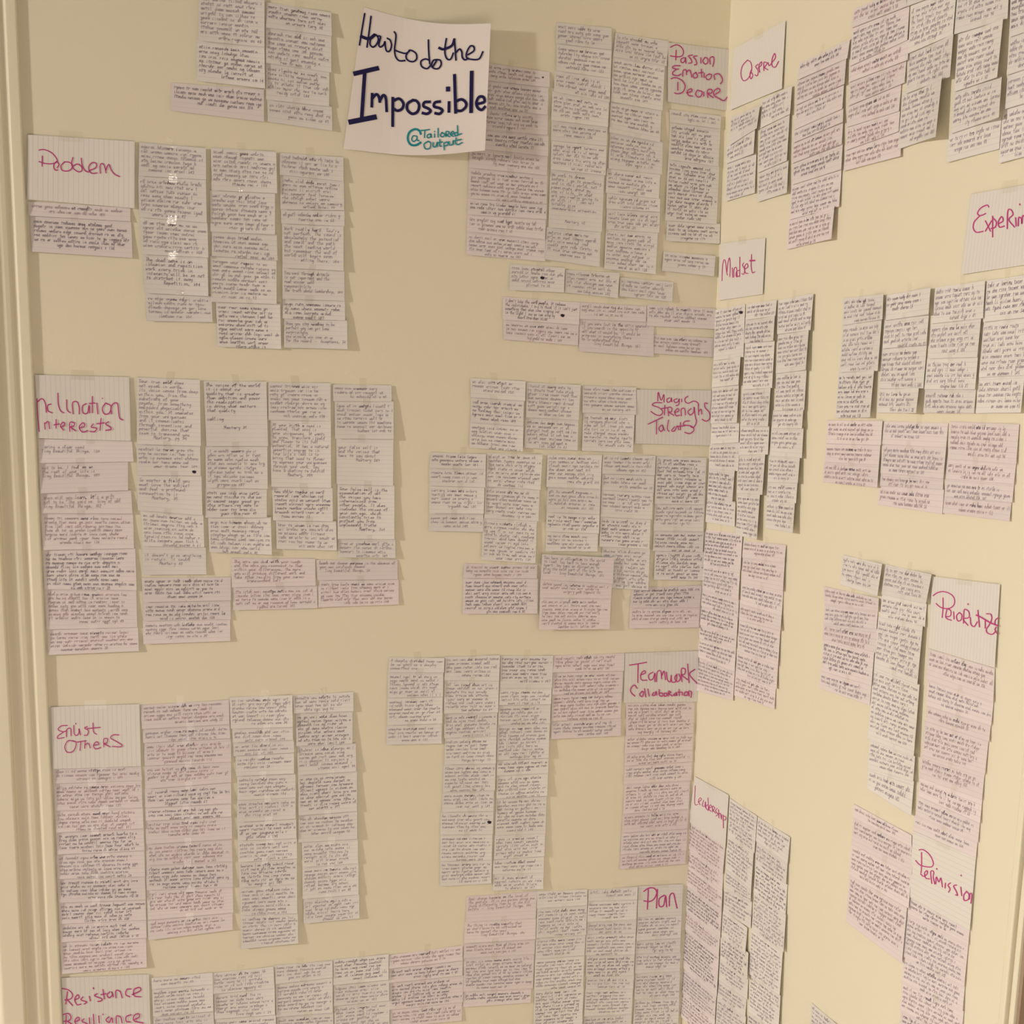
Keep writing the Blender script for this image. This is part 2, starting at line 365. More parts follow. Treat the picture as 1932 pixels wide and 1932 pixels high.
ORD = ['first', 'second', 'third', 'fourth', 'fifth', 'sixth', 'seventh', 'eighth', 'ninth', 'tenth', 'eleventh', 'twelfth']
count = {}
BLOTS = {'I1:1': (366, 890, 4), 'K1:0': (1023, 524, 4), 'D1m:0': (1398, 589, 4), 'Q2:6': (923, 1551, 4), 'J1:0': (1061, 595, 4), 'P0:0': (1024, 146, 2)}
BLACK = mat('black_ink_blot', (.03, .02, .035), .5, .2)
def column(key, wl, wide, where, group, rows, base=.0006):
    """one column of notes. rows: first the top edge, then the lower edge of every note: xl,yl,xr,yr[,right lift in px]"""
    R_ = [list(map(float, r.split(','))) for r in rows.split()]
    rnd = random.Random(key); N = len(R_)-1
    pb = None; pbm = 0
    for i in range(1, N+1):
        a, b = R_[i-1], R_[i]
        sl = (654-b[0])/(13546-b[1]); sr = (654-b[2])/(13546-b[3])
        ov = 0 if i == 1 else 1.2
        yl, yr = a[1]-ov, a[3]-ov
        xl = a[0] if i == 1 else b[0]-sl*(b[1]-yl); xr = a[2] if i == 1 else b[2]-sr*(b[3]-yr)
        if i > 1: xl += (a[0]-xl)*.15; xr += (a[2]-xr)*.15
        q = [(xl, yl), (xr, yr), (b[2], b[3]), (b[0], b[1])]
        if len(b) > 4: br = b[4]*.00112
        elif wl == 'R': br = .0012 if wide else .004
        else: br = rnd.uniform(.0006, .0016) if wide else rnd.uniform(.002, .0042)
        bl = rnd.uniform(.0005, .0012) if wide else rnd.uniform(.0008, .002)
        bm = rnd.uniform(.0018, .0030)
        tl, tr = (bl*.6, br*.85)
        sh = Sheet(wl, q, base, tl, tr, bl, br, bm)
        name = 'wide_note' if wide else 'small_note'
        o = sh.mesh(name, PINK if wide else WHITE); place_later.append((o, sh.P[0]))
        last = ' lowest' if i == N and N > 1 else ''
        nm = {1: 'topmost'}.get(i, ORD[i-1]+' from top') if N > 1 else ''
        o['label'] = f"{'wide' if wide else 'small'} handwritten ruled note, {nm+', ' if nm else ''}{where}"
        o['category'] = 'note'; o['group'] = group
        # handwriting
        pitch = .0065 if wide else .0067; adv = .0030 if wide else .0034; xh = .0028
        if wl == 'R': pitch *= 1.06; adv *= 1.08; xh *= 1.05
        nl = max(1, int((sh.H-.0035)/pitch)); k = f'{key}:{i-1}'
        if k in READ:
            lines = [(0, t) for t in READ[k].split('|')]
            if len(lines)*pitch > sh.H-.004: pitch = (sh.H-.005)/len(lines)
            mx = max(len(t) for _, t in lines); adv = min(adv*1.1, (sh.W*.94)/mx)
        else:
            mxc = int(sh.W*.93/adv)
            if nl > 3 and rnd.random() < .3: nl -= 1
            random.seed(k)
            lines = [(0, scribble(rnd.randint(int(mxc*.86), mxc+2))) for _ in range(nl)]
            if nl > 1:
                lines[-1] = (rnd.uniform(.1, .35), scribble(rnd.randint(int(mxc*.4), int(mxc*.62)))+' '+str(rnd.randint(10, 199)))
        ink = INK[1] if (wide and rnd.random() < .7) else INK[0]
        if rnd.random() < .15: ink = INK[2]
        hw = write(sh, lines, pitch, .0015+(.0025 if i > 1 else 0), sh.W*.03, adv, xh, .0006 if wl == 'L' else .00064, ink, o)
        hup = .0002 if i == 1 else base+pbm
        tape(sh, .5+rnd.uniform(-.08, .08), rnd.uniform(.010, .014), .011 if i == 1 else .006, .007, hup, o, rnd.uniform(-.2, .2))
        pb = (bl, br); pbm = bm
        if k in BLOTS:
            bx, by, rr = BLOTS[k]
            marker(sh, 0, 0, 1, [f"!{rr}:{bx-rr*.6},{by} {bx},{by-.6} {bx+rr*.7},{by+.3}", f"!{rr*.6}:{bx-rr*.2},{by+rr*.5} {bx+rr*.6},{by+rr*.45}"], rr, BLACK, o, 'ink_blot')
place_later = []
def heading(wl, word, q, ox, oy, sc, strokes, group, mtl=None, width=2.3, label='', br=.002, tp=.5, dots=None):
    sh = Sheet(wl, q, .0014, .0012, .0012, .0015, br, .001)
    o = sh.mesh('heading_card', mtl or CARDV); place_later.append((o, sh.P[0]))
    o['label'] = label; o['category'] = 'card'; o['group'] = 'heading cards with magenta lettering'
    marker(sh, ox, oy, sc, strokes, width, MAGENTA, o)
    tape(sh, tp, .034, .009, .006, .0006, o)
    return o

# ---------------- heading cards (corners in photo order TL TR BR BL, then marker strokes)
heading('L', 'Problem', [(52, 254), (254, 267), (253.6, 393), (51, 376)], 0, 230, 7.156, [
 "525,380 600,375 700,420 760,490 770,540 700,565 600,560 525,535", "572,460 568,600", "770,530 735,560 725,610 745,650 780,650", "770,530 795,580 770,620",
 "870,540 825,590 835,650 900,665 960,640 975,580 930,545 870,540", "985,480 965,560 975,600 1000,640 1060,675 1105,655 1095,600 1040,570 985,600",
 "1095,490 1110,590 1150,660 1200,680", "1200,660 1290,620 1300,565 1250,550 1205,590 1200,650 1240,695 1310,690",
 "1355,695 1350,620 1360,570 1395,570 1420,630 1430,690", "1430,650 1455,590 1475,580 1500,650 1550,710 1615,740"], '', label='card reading Problem in magenta, at upper left beside the door trim', tp=.4)
heading('L', 'Inclination', [(66, 707), (243.6, 711.7), (246.7, 832), (72, 827)], 50, 690, 4.83, [
 "95,300 100,420 115,600", "100,330 140,300 170,340 180,425", "225,350 195,360 195,410 235,430", "285,250 290,350 310,410 340,430", "365,310 370,400 400,430",
 "425,440 420,340 460,330 480,380 480,440", "545,345 510,370 515,430 555,430 570,360 575,430", "600,280 600,430", "570,345 625,340", "640,340 650,440",
 "720,340 690,390 710,440 755,430 770,370 720,340", "775,440 770,380 800,340 830,350 840,430 850,480 880,495", "165,520 170,580", "165,530 200,510 210,575",
 "270,490 270,570", "250,540 300,530", "310,560 350,540 335,515 310,550 340,590", "395,600 395,520 435,520 430,550 400,560 450,595",
 "480,570 530,550 515,520 480,560 510,605 560,590", "610,530 590,560 640,570 620,600 580,600", "680,480 670,590", "640,530 710,520", "750,510 720,530 760,560 770,580 720,590", "690,295 692,300"],
 '', label='card reading Inclination Interests in magenta, below the Problem notes at left')
heading('L', 'Passion', [(1260, 80), (1380, 94), (1376, 209.6), (1260, 191.8)], 1100, 0, 6.44, [
 "1060,575 1130,545 1190,570 1220,630 1200,680 1140,690 1060,680", "1130,610 1125,730", "1230,700 1190,720 1195,760 1230,750 1245,700 1250,770",
 "1330,670 1280,680 1310,720 1320,760 1280,770", "1385,680 1340,690 1370,730 1380,780 1350,790", "1430,700 1430,770", "1480,700 1455,740 1480,780 1515,760 1510,710 1480,700",
 "1545,780 1540,710 1580,690 1590,740 1575,810", "1180,800 1110,800 1085,825 1130,840 1160,840", "1130,845 1090,880 1095,910 1150,920 1190,900",
 "1210,930 1215,860 1250,850 1255,910", "1255,880 1290,850 1310,890 1320,940", "1370,880 1335,910 1350,950 1390,930 1370,880", "1435,840 1440,940", "1400,890 1460,880",
 "1470,890 1470,945", "1530,900 1490,930 1510,970 1550,950 1560,910 1530,900", "1600,970 1595,910 1650,900 1690,960 1685,1000 1665,1020",
 "1065,960 1120,945 1200,980 1240,1050 1210,1120 1150,1140 1110,1130", "1150,1000 1150,1100", "1255,1130 1320,1110 1310,1080 1265,1110 1280,1160 1330,1170",
 "1390,1095 1365,1140 1390,1180 1430,1170 1445,1120 1400,1100", "1465,1120 1465,1170", "1515,1190 1510,1100 1560,1090 1560,1130 1515,1140 1580,1190",
 "1600,1150 1660,1110 1640,1075 1590,1110 1590,1160 1650,1200 1710,1225 1760,1170"], '', label='card reading Passion Emotion Desire in magenta, at the top beside the corner')
heading('R', 'Observe', [(1384, 92), (1482, 39), (1475, 167), (1377, 208)], 1350, 0, 6.44, [
 "390,730 330,800 310,900 340,980 400,950 440,850 430,760 390,730", "440,840 420,900 430,960 455,920 440,880", "520,780 490,810 520,860 510,920 480,910",
 "520,830 560,790 560,750 530,800 540,880", "590,860 590,760 630,770 600,820 640,850", "640,760 655,800 690,760", "690,760 730,700 720,650 690,720 690,800 730,815 770,745"],
 '', label='card reading Observe in magenta, on the right wall near the corner top', width=2, br=.0022)
heading('R', 'Mindset', [(1359, 460), (1444, 449), (1439, 555), (1355, 567)], 1340, 280, 6.44, [
 "145,1610 150,1450 165,1360 185,1370 200,1500 210,1540", "205,1500 215,1400 235,1330 245,1420 240,1560", "270,1450 275,1570", "290,1565 290,1470 320,1450 330,1560",
 "362,1320 360,1560", "355,1480 320,1500 320,1560 355,1550", "410,1390 395,1420 420,1470 410,1530 385,1520", "420,1470 460,1440 450,1400 420,1440 430,1510 465,1520",
 "505,1290 500,1430 515,1510 545,1500", "3.4:485,1365 545,1362"], '', label='card reading Mindset in magenta, on the right wall against the corner', width=1.7, br=.001)
heading('R', 'Experiment', [(1832, 367), (1984, 340), (1972, 494), (1813, 518)], 1550, 300, 5.058, [
 "1600,460 1580,440 1520,470 1490,520 1520,540 1570,520", "1510,545 1460,600 1450,660 1480,700 1545,690", "1565,590 1615,690", "1625,590 1565,690", "1635,545 1635,745",
 "1635,560 1670,600 1660,650 1620,665", "1690,620 1735,590 1720,550 1690,600 1700,650 1750,640", "1775,665 1780,500 1810,485 1830,530 1790,580 1845,650", "1855,560 1860,640",
 "1895,428 1897,440", "1880,640 1885,560 1910,570 1915,620 1925,540 1960,580 1965,640", "1990,600 2020,590 2005,560 1990,620 2020,640", "2045,640 2045,570 2075,570 2080,635", "2105,500 2110,630", "2085,560 2130,550"],
 '', label='card reading Experiment in magenta, cut by the right edge of the picture', width=2.6, br=.001)
heading('L', 'Magic', [(1201, 735), (1342, 736.6), (1341, 840.6), (1198, 836.7)], 1060, 690, 6.44, [
 "1165,430 1170,320 1205,420 1240,350 1240,445", "1310,390 1275,410 1285,445 1320,430 1330,390 1335,440", "1400,400 1360,420 1380,450 1415,430 1425,400 1420,470 1385,485",
 "1455,405 1455,440", "1530,370 1495,400 1500,440 1540,455 1600,430 1650,450 1660,490", "1215,450 1130,450 1100,480 1180,510 1225,560 1190,605 1130,590 1080,555",
 "1250,480 1245,600", "1210,520 1290,510", "1295,610 1290,510 1335,515 1330,560 1300,565 1360,605", "1370,570 1420,550 1405,520 1370,560 1390,610 1430,600",
 "1450,610 1450,530 1490,520 1500,600", "1570,520 1530,560 1560,600 1600,560 1605,500 1620,620 1635,680 1600,750 1560,740", "1655,470 1660,600", "1660,560 1690,530 1700,590",
 "1770,460 1735,455 1740,510 1790,570 1795,640 1750,675 1700,650", "1045,710 1130,670 1225,625", "1150,670 1148,830", "1210,720 1180,760 1200,800 1230,770 1220,720 1245,790",
 "1295,660 1280,760 1300,800", "1370,740 1330,790 1370,790 1400,730 1420,780", "1440,690 1440,780", "1400,740 1490,730", "1550,670 1490,680 1480,720 1560,730 1605,780 1550,825 1490,810"],
 '', label='card reading Magic Strengths Talents in magenta, on the left wall at the corner', width=2.1)
heading('L', 'Teamwork', [(1179.3, 1232.6), (1317.5, 1228), (1317.8, 1324), (1176.6, 1326)], 1000, 1210, 5.52, [
 "1035,248 1120,235 1215,218", "1125,240 1122,430", "1150,350 1200,330 1190,305 1155,340 1160,400 1220,405", "1280,320 1235,350 1245,400 1280,390 1300,330 1300,420",
 "1315,420 1325,320 1360,310 1370,390", "1370,360 1395,310 1410,400", "1420,320 1430,400 1460,420 1470,350 1475,420 1520,415 1530,340", "1530,340 1505,380 1530,420 1565,390 1550,340",
 "1580,420 1575,290 1615,290 1610,340 1580,350 1640,400", "1640,235 1655,430", "1715,290 1660,345 1740,440", "1115,490 1085,455 1050,490 1050,530 1090,570",
 "1165,520 1140,555 1170,575 1180,530 1165,520", "1190,490 1205,580", "1225,495 1240,570", "1290,530 1270,560 1300,560 1310,520 1320,560", "1345,500 1345,560 1375,570 1380,540 1345,540",
 "1400,540 1395,570 1425,565 1420,540 1400,540", "1440,570 1440,520 1465,530 1445,545 1480,570", "1510,540 1490,560 1520,560 1520,530 1530,565", "1550,500 1555,565", "1535,530 1575,528",
 "1585,530 1585,560", "1615,530 1600,560 1635,560 1640,530 1615,525", "1655,570 1650,520 1680,530 1675,585"], '', label='card reading Teamwork Collaboration in magenta, on the left wall at the corner', width=2.3)
heading('L', 'Plan', [(1204.6, 1672), (1289, 1668), (1286, 1727), (1202.6, 1731)], 1000, 1552, 5.084, [
 "1090,660 1140,628 1190,630 1215,670 1190,730 1150,755 1090,750", "1135,640 1125,830", "1222,640 1212,820", "1290,695 1240,730 1240,800 1280,795 1300,700 1310,810",
 "1335,800 1340,700 1375,680 1395,760 1410,820"], '', CARDH, label='small card reading Plan in magenta, low beside the corner', width=2.6)
heading('L', 'Enlist', [(95.7, 1334), (263, 1328.4), (265.9, 1445.4), (99.7, 1451)], 80, 1290, 5.084, [
 "240,400 180,405 150,440 200,460 230,450", "200,465 150,500 150,525 210,515", "230,510 235,440 270,430 275,500", "300,400 305,480 330,495 350,470 350,430 365,490", "320,378 322,388",
 "430,410 405,425 440,450 430,490 400,495", "485,375 490,460 520,485", "430,430 555,418", "310,555 250,545 215,600 235,655 290,650 320,600 320,560 290,545", "330,560 420,545", "370,555 360,640",
 "410,545 405,620", "405,590 440,570 460,615", "490,590 540,580 520,555 490,590 510,625 560,610", "590,605 590,530 625,530 615,570 590,575 650,605",
 "735,490 680,490 655,520 720,560 765,590 740,605 670,600"], '', label='card reading Enlist Others in magenta, lower left beside the door trim', width=2)
heading('L', 'Resistance', [(116, 1845), (281, 1838), (285, 1975), (122, 1982)], 80, 1552, 5.084, [
 "190,1590 250,1605 290,1650 270,1690 215,1700", "240,1620 225,1740", "240,1700 290,1755", "310,1700 350,1680 340,1650 310,1690 330,1745 370,1740", "390,1670 370,1700 425,1720 400,1740",
 "450,1665 460,1710", "487,1582 490,1594", "525,1640 500,1660 570,1690 560,1710 530,1715", "580,1600 595,1690", "560,1650 610,1640", "650,1620 620,1650 640,1680 670,1650 665,1620 680,1670",
 "705,1680 705,1610 745,1620 765,1680", "850,1595 810,1600 800,1650 840,1670", "860,1650 940,1610 930,1580 880,1600 880,1660 945,1670", "200,1840 250,1830 275,1870 250,1900 205,1905",
 "230,1845 225,1940", "240,1905 300,1945", "310,1910 355,1890 340,1865 310,1900 330,1940 360,1945", "400,1880 380,1905 430,1930 410,1950", "450,1870 455,1925", "488,1835 495,1930", "540,1850 545,1920",
 "580,1834 582,1842", "640,1860 610,1890 640,1915 665,1870 675,1915", "710,1925 710,1855 750,1865 765,1920", "850,1840 805,1860 805,1905 845,1910", "880,1890 930,1860 920,1830 880,1850 880,1900 965,1920"],
 '', label='card reading Resistance Resilience in magenta, at the bottom left corner', width=2.4)
heading('R', 'Leadership', [(1311, 1465), (1374.8, 1500), (1368.5, 1599.7), (1299, 1550)], 1270, 1450, 4.009, [
 "168,130 165,265 190,270", "190,255 215,235 205,222 192,245 205,275", "232,240 222,280 240,285 245,250 250,300", "265,220 268,320", "262,275 245,290 262,315", "272,300 292,290 282,275 272,305 290,325",
 "300,330 300,285 318,300 305,315 325,340", "335,300 322,320 340,345 325,360", "345,310 348,375", "348,345 360,340 365,375", "368,350 368,385", "380,350 382,450", "380,360 400,365 398,388 378,388"],
 '', label='card reading Leadership in magenta, low on the right wall at the corner', width=1.4, br=.001)
heading('R', 'Prioritize', [(1759, 1087.5), (1886.7, 1103), (1876.6, 1259.8), (1751.6, 1222.5)], 1632, 1030, 6.44, [
 "830,605 880,570 960,555 1050,590 1090,650 1080,720 1020,760 930,750 865,700", "950,630 950,760 940,870", "1000,760 985,870 1055,905", "1005,760 1045,790 1040,850 985,860",
 "1080,800 1085,890", "1150,810 1115,850 1130,910 1170,900 1180,840 1150,810", "1200,940 1205,800 1220,770 1265,800 1265,870 1195,890 1255,965", "1285,870 1290,950 1330,980 1370,920",
 "1375,780 1395,985", "3:1355,840 1420,870 1520,930 1620,970", "1465,910 1465,1000", "1480,825 1530,830 1545,880 1520,950 1480,1010 1490,1055 1550,1075 1590,1040", "1630,870 1590,900 1580,960",
 "1600,985 1585,1020 1615,1070", "1256,703 1260,714"], '', label='card reading Prioritize in magenta, on the right wall near its trim', width=2.3)
heading('R', 'Permission', [(1722, 1567), (1841, 1619), (1829.5, 1756.5), (1717, 1693)], 1560, 1562, 5.194, [
 "905,215 950,215 1010,265 1045,340 1030,380 970,380 910,360 872,320", "930,240 930,370 925,440", "920,450 950,475 985,450 985,420 960,440 970,490 1010,500", "1030,545 1020,430 1050,430 1045,480 1060,550",
 "1070,550 1075,480 1100,530 1120,490 1135,580", "1165,540 1160,590", "1215,540 1190,560 1210,600 1195,630", "1275,560 1245,570 1270,620 1285,660 1265,655", "1315,580 1325,665",
 "1370,625 1345,660 1350,710 1390,700 1395,650 1370,620", "1400,700 1405,650 1425,650 1415,740", "1079,397 1083,406", "1318,461 1323,470"], '', CARDH, label='card reading Permission in magenta, low on the right wall near its trim', width=2.3)

# ---------------- the poster: right side curls far off the wall
px_q = [(686, 13), (926, 44), (915, 284), (648, 281)]
def poster_h(U, V): return .0010+.003*V*(1-U)+.034*np.clip((U-.25)/.75, 0, 1)**1.6*(.75+.25*V)+.012*np.clip(V-.6, 0, 1)*np.sin(math.pi*U)
ps = Sheet('L', px_q, nu=16, hf=poster_h)
# top edge sags between its corners, bottom edge bows down
U, V = ps.U, ps.V
flat = ps.flat(U, V)
sag = -(np.sin(math.pi*U)*.0105*(1-V)**1.5)-np.sin(math.pi*U)**1.2*.0085*V**2
flat[..., 2] += sag
ps.G = lift('L', flat, ps.h)
po = ps.mesh('poster', POSTER); place_later.append((po, ps.P[0]))
po['label'] = 'white poster reading How to do the Impossible in navy marker, curling off wall'; po['category'] = 'poster'
P1 = ["290,150 260,330 230,515", "362,170 340,350 315,530", "6:245,410 300,428 350,425 400,380", "400,370 360,430 350,490 380,520 420,490 445,430 430,385 400,370",
 "445,385 470,390 460,440 450,490 470,510 505,480 520,440 525,500 540,550 575,545 595,480 580,420 545,400", "625,315 645,350 640,430 630,520 640,600 680,650 750,645", "630,530 690,550 760,560 810,520",
 "800,520 760,590 780,640 840,655 880,620 875,560 830,525 800,520", "1015,390 1018,520 1030,680", "1030,640 980,620 930,650 940,710 1000,735 1045,690",
 "1110,630 1070,640 1050,700 1080,735 1130,735 1160,690 1150,640 1110,630", "1110,640 1080,690 1060,720", "1220,380 1205,480 1205,570 1230,630 1270,630 1300,560", "5:1135,490 1180,510 1250,490 1290,460 1310,400",
 "1310,390 1320,520 1328,650", "1328,560 1370,520 1395,560 1400,620 1430,655 1470,640", "1460,600 1530,560 1530,510 1490,500 1450,570 1450,630 1500,655 1590,660 1635,580"]
P2 = ["!8.5:172,840 440,755", "!7:290,820 255,1340", "!9.5:118,1390 412,1310", "375,1050 370,1200", "372,1110 420,1055 450,1080 462,1140", "465,1120 500,1060 530,1090 540,1240", "5.6:610,1080 608,1400",
 "610,1120 680,1088 730,1140 715,1200 660,1225 612,1200", "840,1100 780,1140 775,1210 830,1255 890,1230 910,1160 880,1110 835,1100", "1035,1120 970,1125 960,1170 1010,1195 1040,1225 1000,1255 945,1245",
 "1150,1120 1090,1130 1080,1175 1140,1195 1175,1225 1140,1260 1090,1250", "5.5:1250,1130 1248,1245", "!8:1238,965 1238,998", "!6:1312,820 1325,1260", "1330,1130 1390,1110 1440,1150 1440,1200 1390,1240 1335,1235",
 "!7.2:1508,800 1500,1265", "1560,1180 1650,1160 1640,1105 1590,1100 1560,1160 1575,1220 1620,1250 1660,1215"]
P3 = ["4:930,1480 910,1440 860,1425 800,1460 780,1530 810,1590 870,1600 930,1570", "880,1500 840,1500 825,1540 850,1560 885,1530 885,1500 888,1545 910,1550", "930,1440 980,1436 1030,1430", "975,1440 970,1520",
 "1040,1480 1005,1490 1005,1520 1035,1515 1045,1480 1050,1520", "1085,1480 1085,1520", "1085,1452 1086,1460", "1125,1420 1125,1520", "1170,1470 1150,1500 1175,1520 1200,1495 1170,1470",
 "1215,1520 1215,1465 1250,1470 1240,1495 1215,1500 1260,1525", "1270,1500 1305,1490 1290,1465 1265,1500 1300,1525", "1345,1405 1350,1520", "1350,1480 1315,1490 1320,1520 1350,1510 1395,1500",
 "1010,1560 965,1590 980,1640 1030,1635 1040,1580 1010,1560", "1070,1575 1070,1620 1100,1620 1115,1575 1118,1625", "1145,1545 1145,1615 1165,1620", "1125,1580 1175,1575", "1190,1585 1195,1665",
 "1190,1590 1230,1580 1235,1610 1195,1625", "1250,1575 1255,1615 1290,1610 1295,1570 1300,1612", "1330,1540 1325,1600 1350,1620 1400,1600", "1300,1575 1390,1565"]
marker(ps, 640, 0, 6.04, P1, 3.2, NAVY, po, 'upper_lettering', .0006)
marker(ps, 640, 0, 6.04, P2, 5.3, NAVY, po, 'large_lettering', .0006)
marker(ps, 640, 0, 6.04, P3, 2.2, TEAL, po, 'small_teal_lettering', .0006)
tape(ps, .36, .02, .007, .007, .002, po)

# ---------------- columns of notes
g = 'notes above the Problem notes'
column('T1', 'L', 0, 'left column above the Problem notes', g, "375,-38,499,-28 374,77,499,89 372,153,500,167")
column('T1w', 'L', 1, 'left column above the Problem notes, under small ones', g, "323,156,498,169 322,209,498,230")
column('T2', 'L', 0, 'column just left of the big poster', g, "503,4,625,24 502,52,626,68 502,119,625,137 502,188,621,201 505,230,627,247")
g = 'notes of the Problem cluster'
column('G0', 'L', 1, 'directly under the Problem card', g, "53,380,246,392 54,407,246,418 60,475,250,487")
column('G1', 'L', 0, 'first column right of the Problem card', g, "262.6,268,388.4,279.6 261.5,332,389,339 262.6,410,390,420.5 267,480,393,486 273,553,393,559 276.6,605.7,401,608")
column('G2', 'L', 0, 'second column right of the Problem card', g, "397.7,278,521,286.6 399,359,523,365 397,437,519,442.6 399.6,483,523.5,492 397.7,569.6,522,574 410.5,654.6,530.5,658.6")
column('G3', 'L', 0, 'third column right of the Problem card', g, "527,288,648,297 528,329.7,648,342.5 529,395,649,397 530.5,421.7,650,427 533,505.5,648,511 533,564,650,568 533.5,601,651,605 536,656,655.6,659")
g = 'notes of the Passion cluster'
column('P0', 'L', 1, 'wide column right of the poster', g, "902,116,1037,136 900,150,1037,165 898,202,1033,217 895,243,1033,255 888,279,1034,295 885,316.5,1032,331 883,374,1031.6,385 882,405,1031,414 881,437,1028.5,452 880,481,1028.5,493.5")
column('P1', 'L', 0, 'second column left of the Passion card', g, "1050,42,1154,53 1049,82,1154,94 1049.5,133.5,1152,147.5 1045,173,1150.5,193 1040,227,1147,240 1039.5,265,1145,275.6 1039,320,1142.6,331 1034.7,429,1135.6,438 1028.5,489.6,1131,503.6")
column('P2', 'L', 0, 'column just left of the Passion card', g, "1161,62,1261.5,77.6 1156.7,107,1257.6,125 1152.8,192,1250,209 1149.7,250,1245,268.6 1148,318,1249,329.7 1142.7,363.9,1243,375 1144,394,1245,400 1143.5,432,1243.6,440 1140,507.5,1237,517.6")
column('P3', 'L', 0, 'column under the Passion card', g, "1263,206,1361,219 1264.6,231,1359,243 1261.5,301,1355.4,315 1255,416,1352,423 1257,454.7,1358,460")
column('P3b', 'L', 0, 'below the column under the Passion card', g, "1252,474,1350,483 1249,511,1347,521.5")
column('K1', 'L', 0, 'left of three in the short row below Passion notes', g, "962.6,497.5,1066,505.6 961.5,547.5,1064,552")
column('K2', 'L', 0, 'middle of three in the short row below Passion notes', g, "1067,509,1168.8,515 1066,552,1165.7,562.7")
column('K3', 'L', 0, 'right of three in the short row below Passion notes', g, "1170,523,1270.6,532.4 1169,559,1268,569.7")
column('J1', 'L', 1, 'left pair of wide block below Passion notes', g, "948.6,560,1094,571 948.6,603.5,1093,612.8 949.8,640.7,1090.7,652")
column('J2', 'L', 1, 'middle pair of wide block below Passion notes', g, "1094,570,1220,578 1094,602,1219,607.6 1092,663,1233,673")
column('J3', 'L', 1, 'right pair of wide block below Passion notes', g, "1221,574,1350,582.5 1220,615,1349,621")
column('J3b', 'L', 1, 'lower right of wide block below Passion notes', g, "1219,630,1347,638 1215,666,1346,674")
g = 'notes of the Inclination cluster'
column('I0', 'L', 1, 'column under the Inclination card', g, "72,828,249,832 74,874,252,871 76,931,241.5,925 78,968.5,249.8,969.5 81,1038,253,1034.7 84,1112,258,1114 88,1188,259,1183.6 91.4,1236,262,1228.7")
column('I1', 'L', 0, 'first column right of the Inclination card', g, "258,711.7,377,716.5 258,838,379,842 259,897,378.6,897.7 260,963,382,972.6 269,1030.6,385.4,1033 269.5,1084.8,389.5,1084")
column('I1w', 'L', 1, 'under first column right of the Inclination card', g, "267,1090,435.5,1089 269.5,1136.6,435.5,1132.9 270.5,1172,435.5,1169 270.5,1215.7,434.5,1209.5")
column('I2', 'L', 0, 'second column right of the Inclination card', g, "384,719,502.5,720 389.5,842,505.6,842 388.5,921,505,922.5 387.5,976.7,503.5,976.7 394.7,1042,513,1047")
column('I3', 'L', 0, 'third column right of the Inclination card', g, "505.6,721,623.6,723 506.6,792.5,624,795 511.8,918.8,624.6,920.8 515,982,628,984 522,1035.7,635.4,1039")
column('I4', 'L', 0, 'fourth column right of the Inclination card', g, "627.7,725,738.5,727 628.8,757,739,758 632,827.7,742.6,828.7 635,913.6,741.6,916.7 637,1017,744,1017.7 638,1052,746,1053")
column('I2w', 'L', 1, 'under second column right of the Inclination card', g, "436.9,1053,594.6,1054 437,1108.7,595.6,1105 440,1151.8,598.8,1147.6")
column('I4w', 'L', 1, 'under fourth column right of the Inclination card', g, "596.7,1056,750,1056 598.8,1095,750,1093 600.8,1146,752,1140.8")
g = 'notes of the Magic cluster'
column('M1', 'L', 0, 'third column left of the Magic card', g, "887.8,713,991.8,719.5 888,749.8,991,756.8 887.8,797,987,804 886,845,986.4,852")
column('M2', 'L', 0, 'second column left of the Magic card', g, "993.4,721,1095.7,726.5 992.6,787.8,1091.8,793 989.5,845,1089.5,850")
column('M3', 'L', 0, 'column just left of the Magic card', g, "1098.8,727,1200.5,731 1098.8,779,1199.8,783 1098,850.7,1194,854")
column('N1', 'L', 0, 'leftmost column below the Magic row', g, "813,853,917,857 810,883,916.5,885.6 810,916.7,916,919.8 810,968.7,912.7,969.5 809,1002,911,1004")
column('N2', 'L', 0, 'second column below the Magic row', g, "919,854.6,1023.7,857.7 917,918,1019.8,924.5 913.5,978,1016,984 909,1057,1010,1062.8")
column('W1', 'L', 1, 'left block at the bottom of Magic notes', g, "875.6,1063.5,1013.8,1065 874,1090.7,1013,1091.5 873,1158.6,1013.8,1158")
column('N3', 'L', 0, 'third column below the Magic row', g, "1033,857,1136,858.5 1030.7,919,1133,923 1031.5,966.4,1131.4,971 1030,1003,1130,1007 1029.3,1040,1127,1040.7")
column('N4', 'L', 0, 'fourth column below the Magic row', g, "1137,857.7,1237,860 1136,894,1235.5,897 1135,924.5,1233,930 1133,975,1230,980.4 1131,1031.7,1225,1036 1134,1108,1222.9,1114")
column('W2', 'L', 1, 'middle block at the bottom of Magic notes', g, "1023,1045.7,1159,1052.7 1020,1093.8,1156,1101.6 1018.5,1128,1153,1129.5 1017,1188.5,1150,1187", base=.0062)
column('N5', 'L', 0, 'column below the Magic card at the corner', g, "1238.6,860.8,1333,864 1235.5,951,1329.4,952.4 1233,1001.4,1327,1003 1231.4,1039.5,1326,1041.8 1233.7,1093.8,1327,1095.4")
column('N5w', 'L', 1, 'right block at the bottom of Magic notes', g, "1191.8,1109,1324.6,1104 1188.7,1147,1320,1146.6 1187,1186,1318.4,1184")
g = 'notes of the Teamwork cluster'
column('Q1', 'L', 0, 'fourth column left of the Teamwork card', g, "734.4,1240,838.6,1241.7 732.6,1269,837.7,1269 731.7,1317,835.5,1314.7 730.8,1368.5,834.4,1365.4 729,1405.7,833,1403")
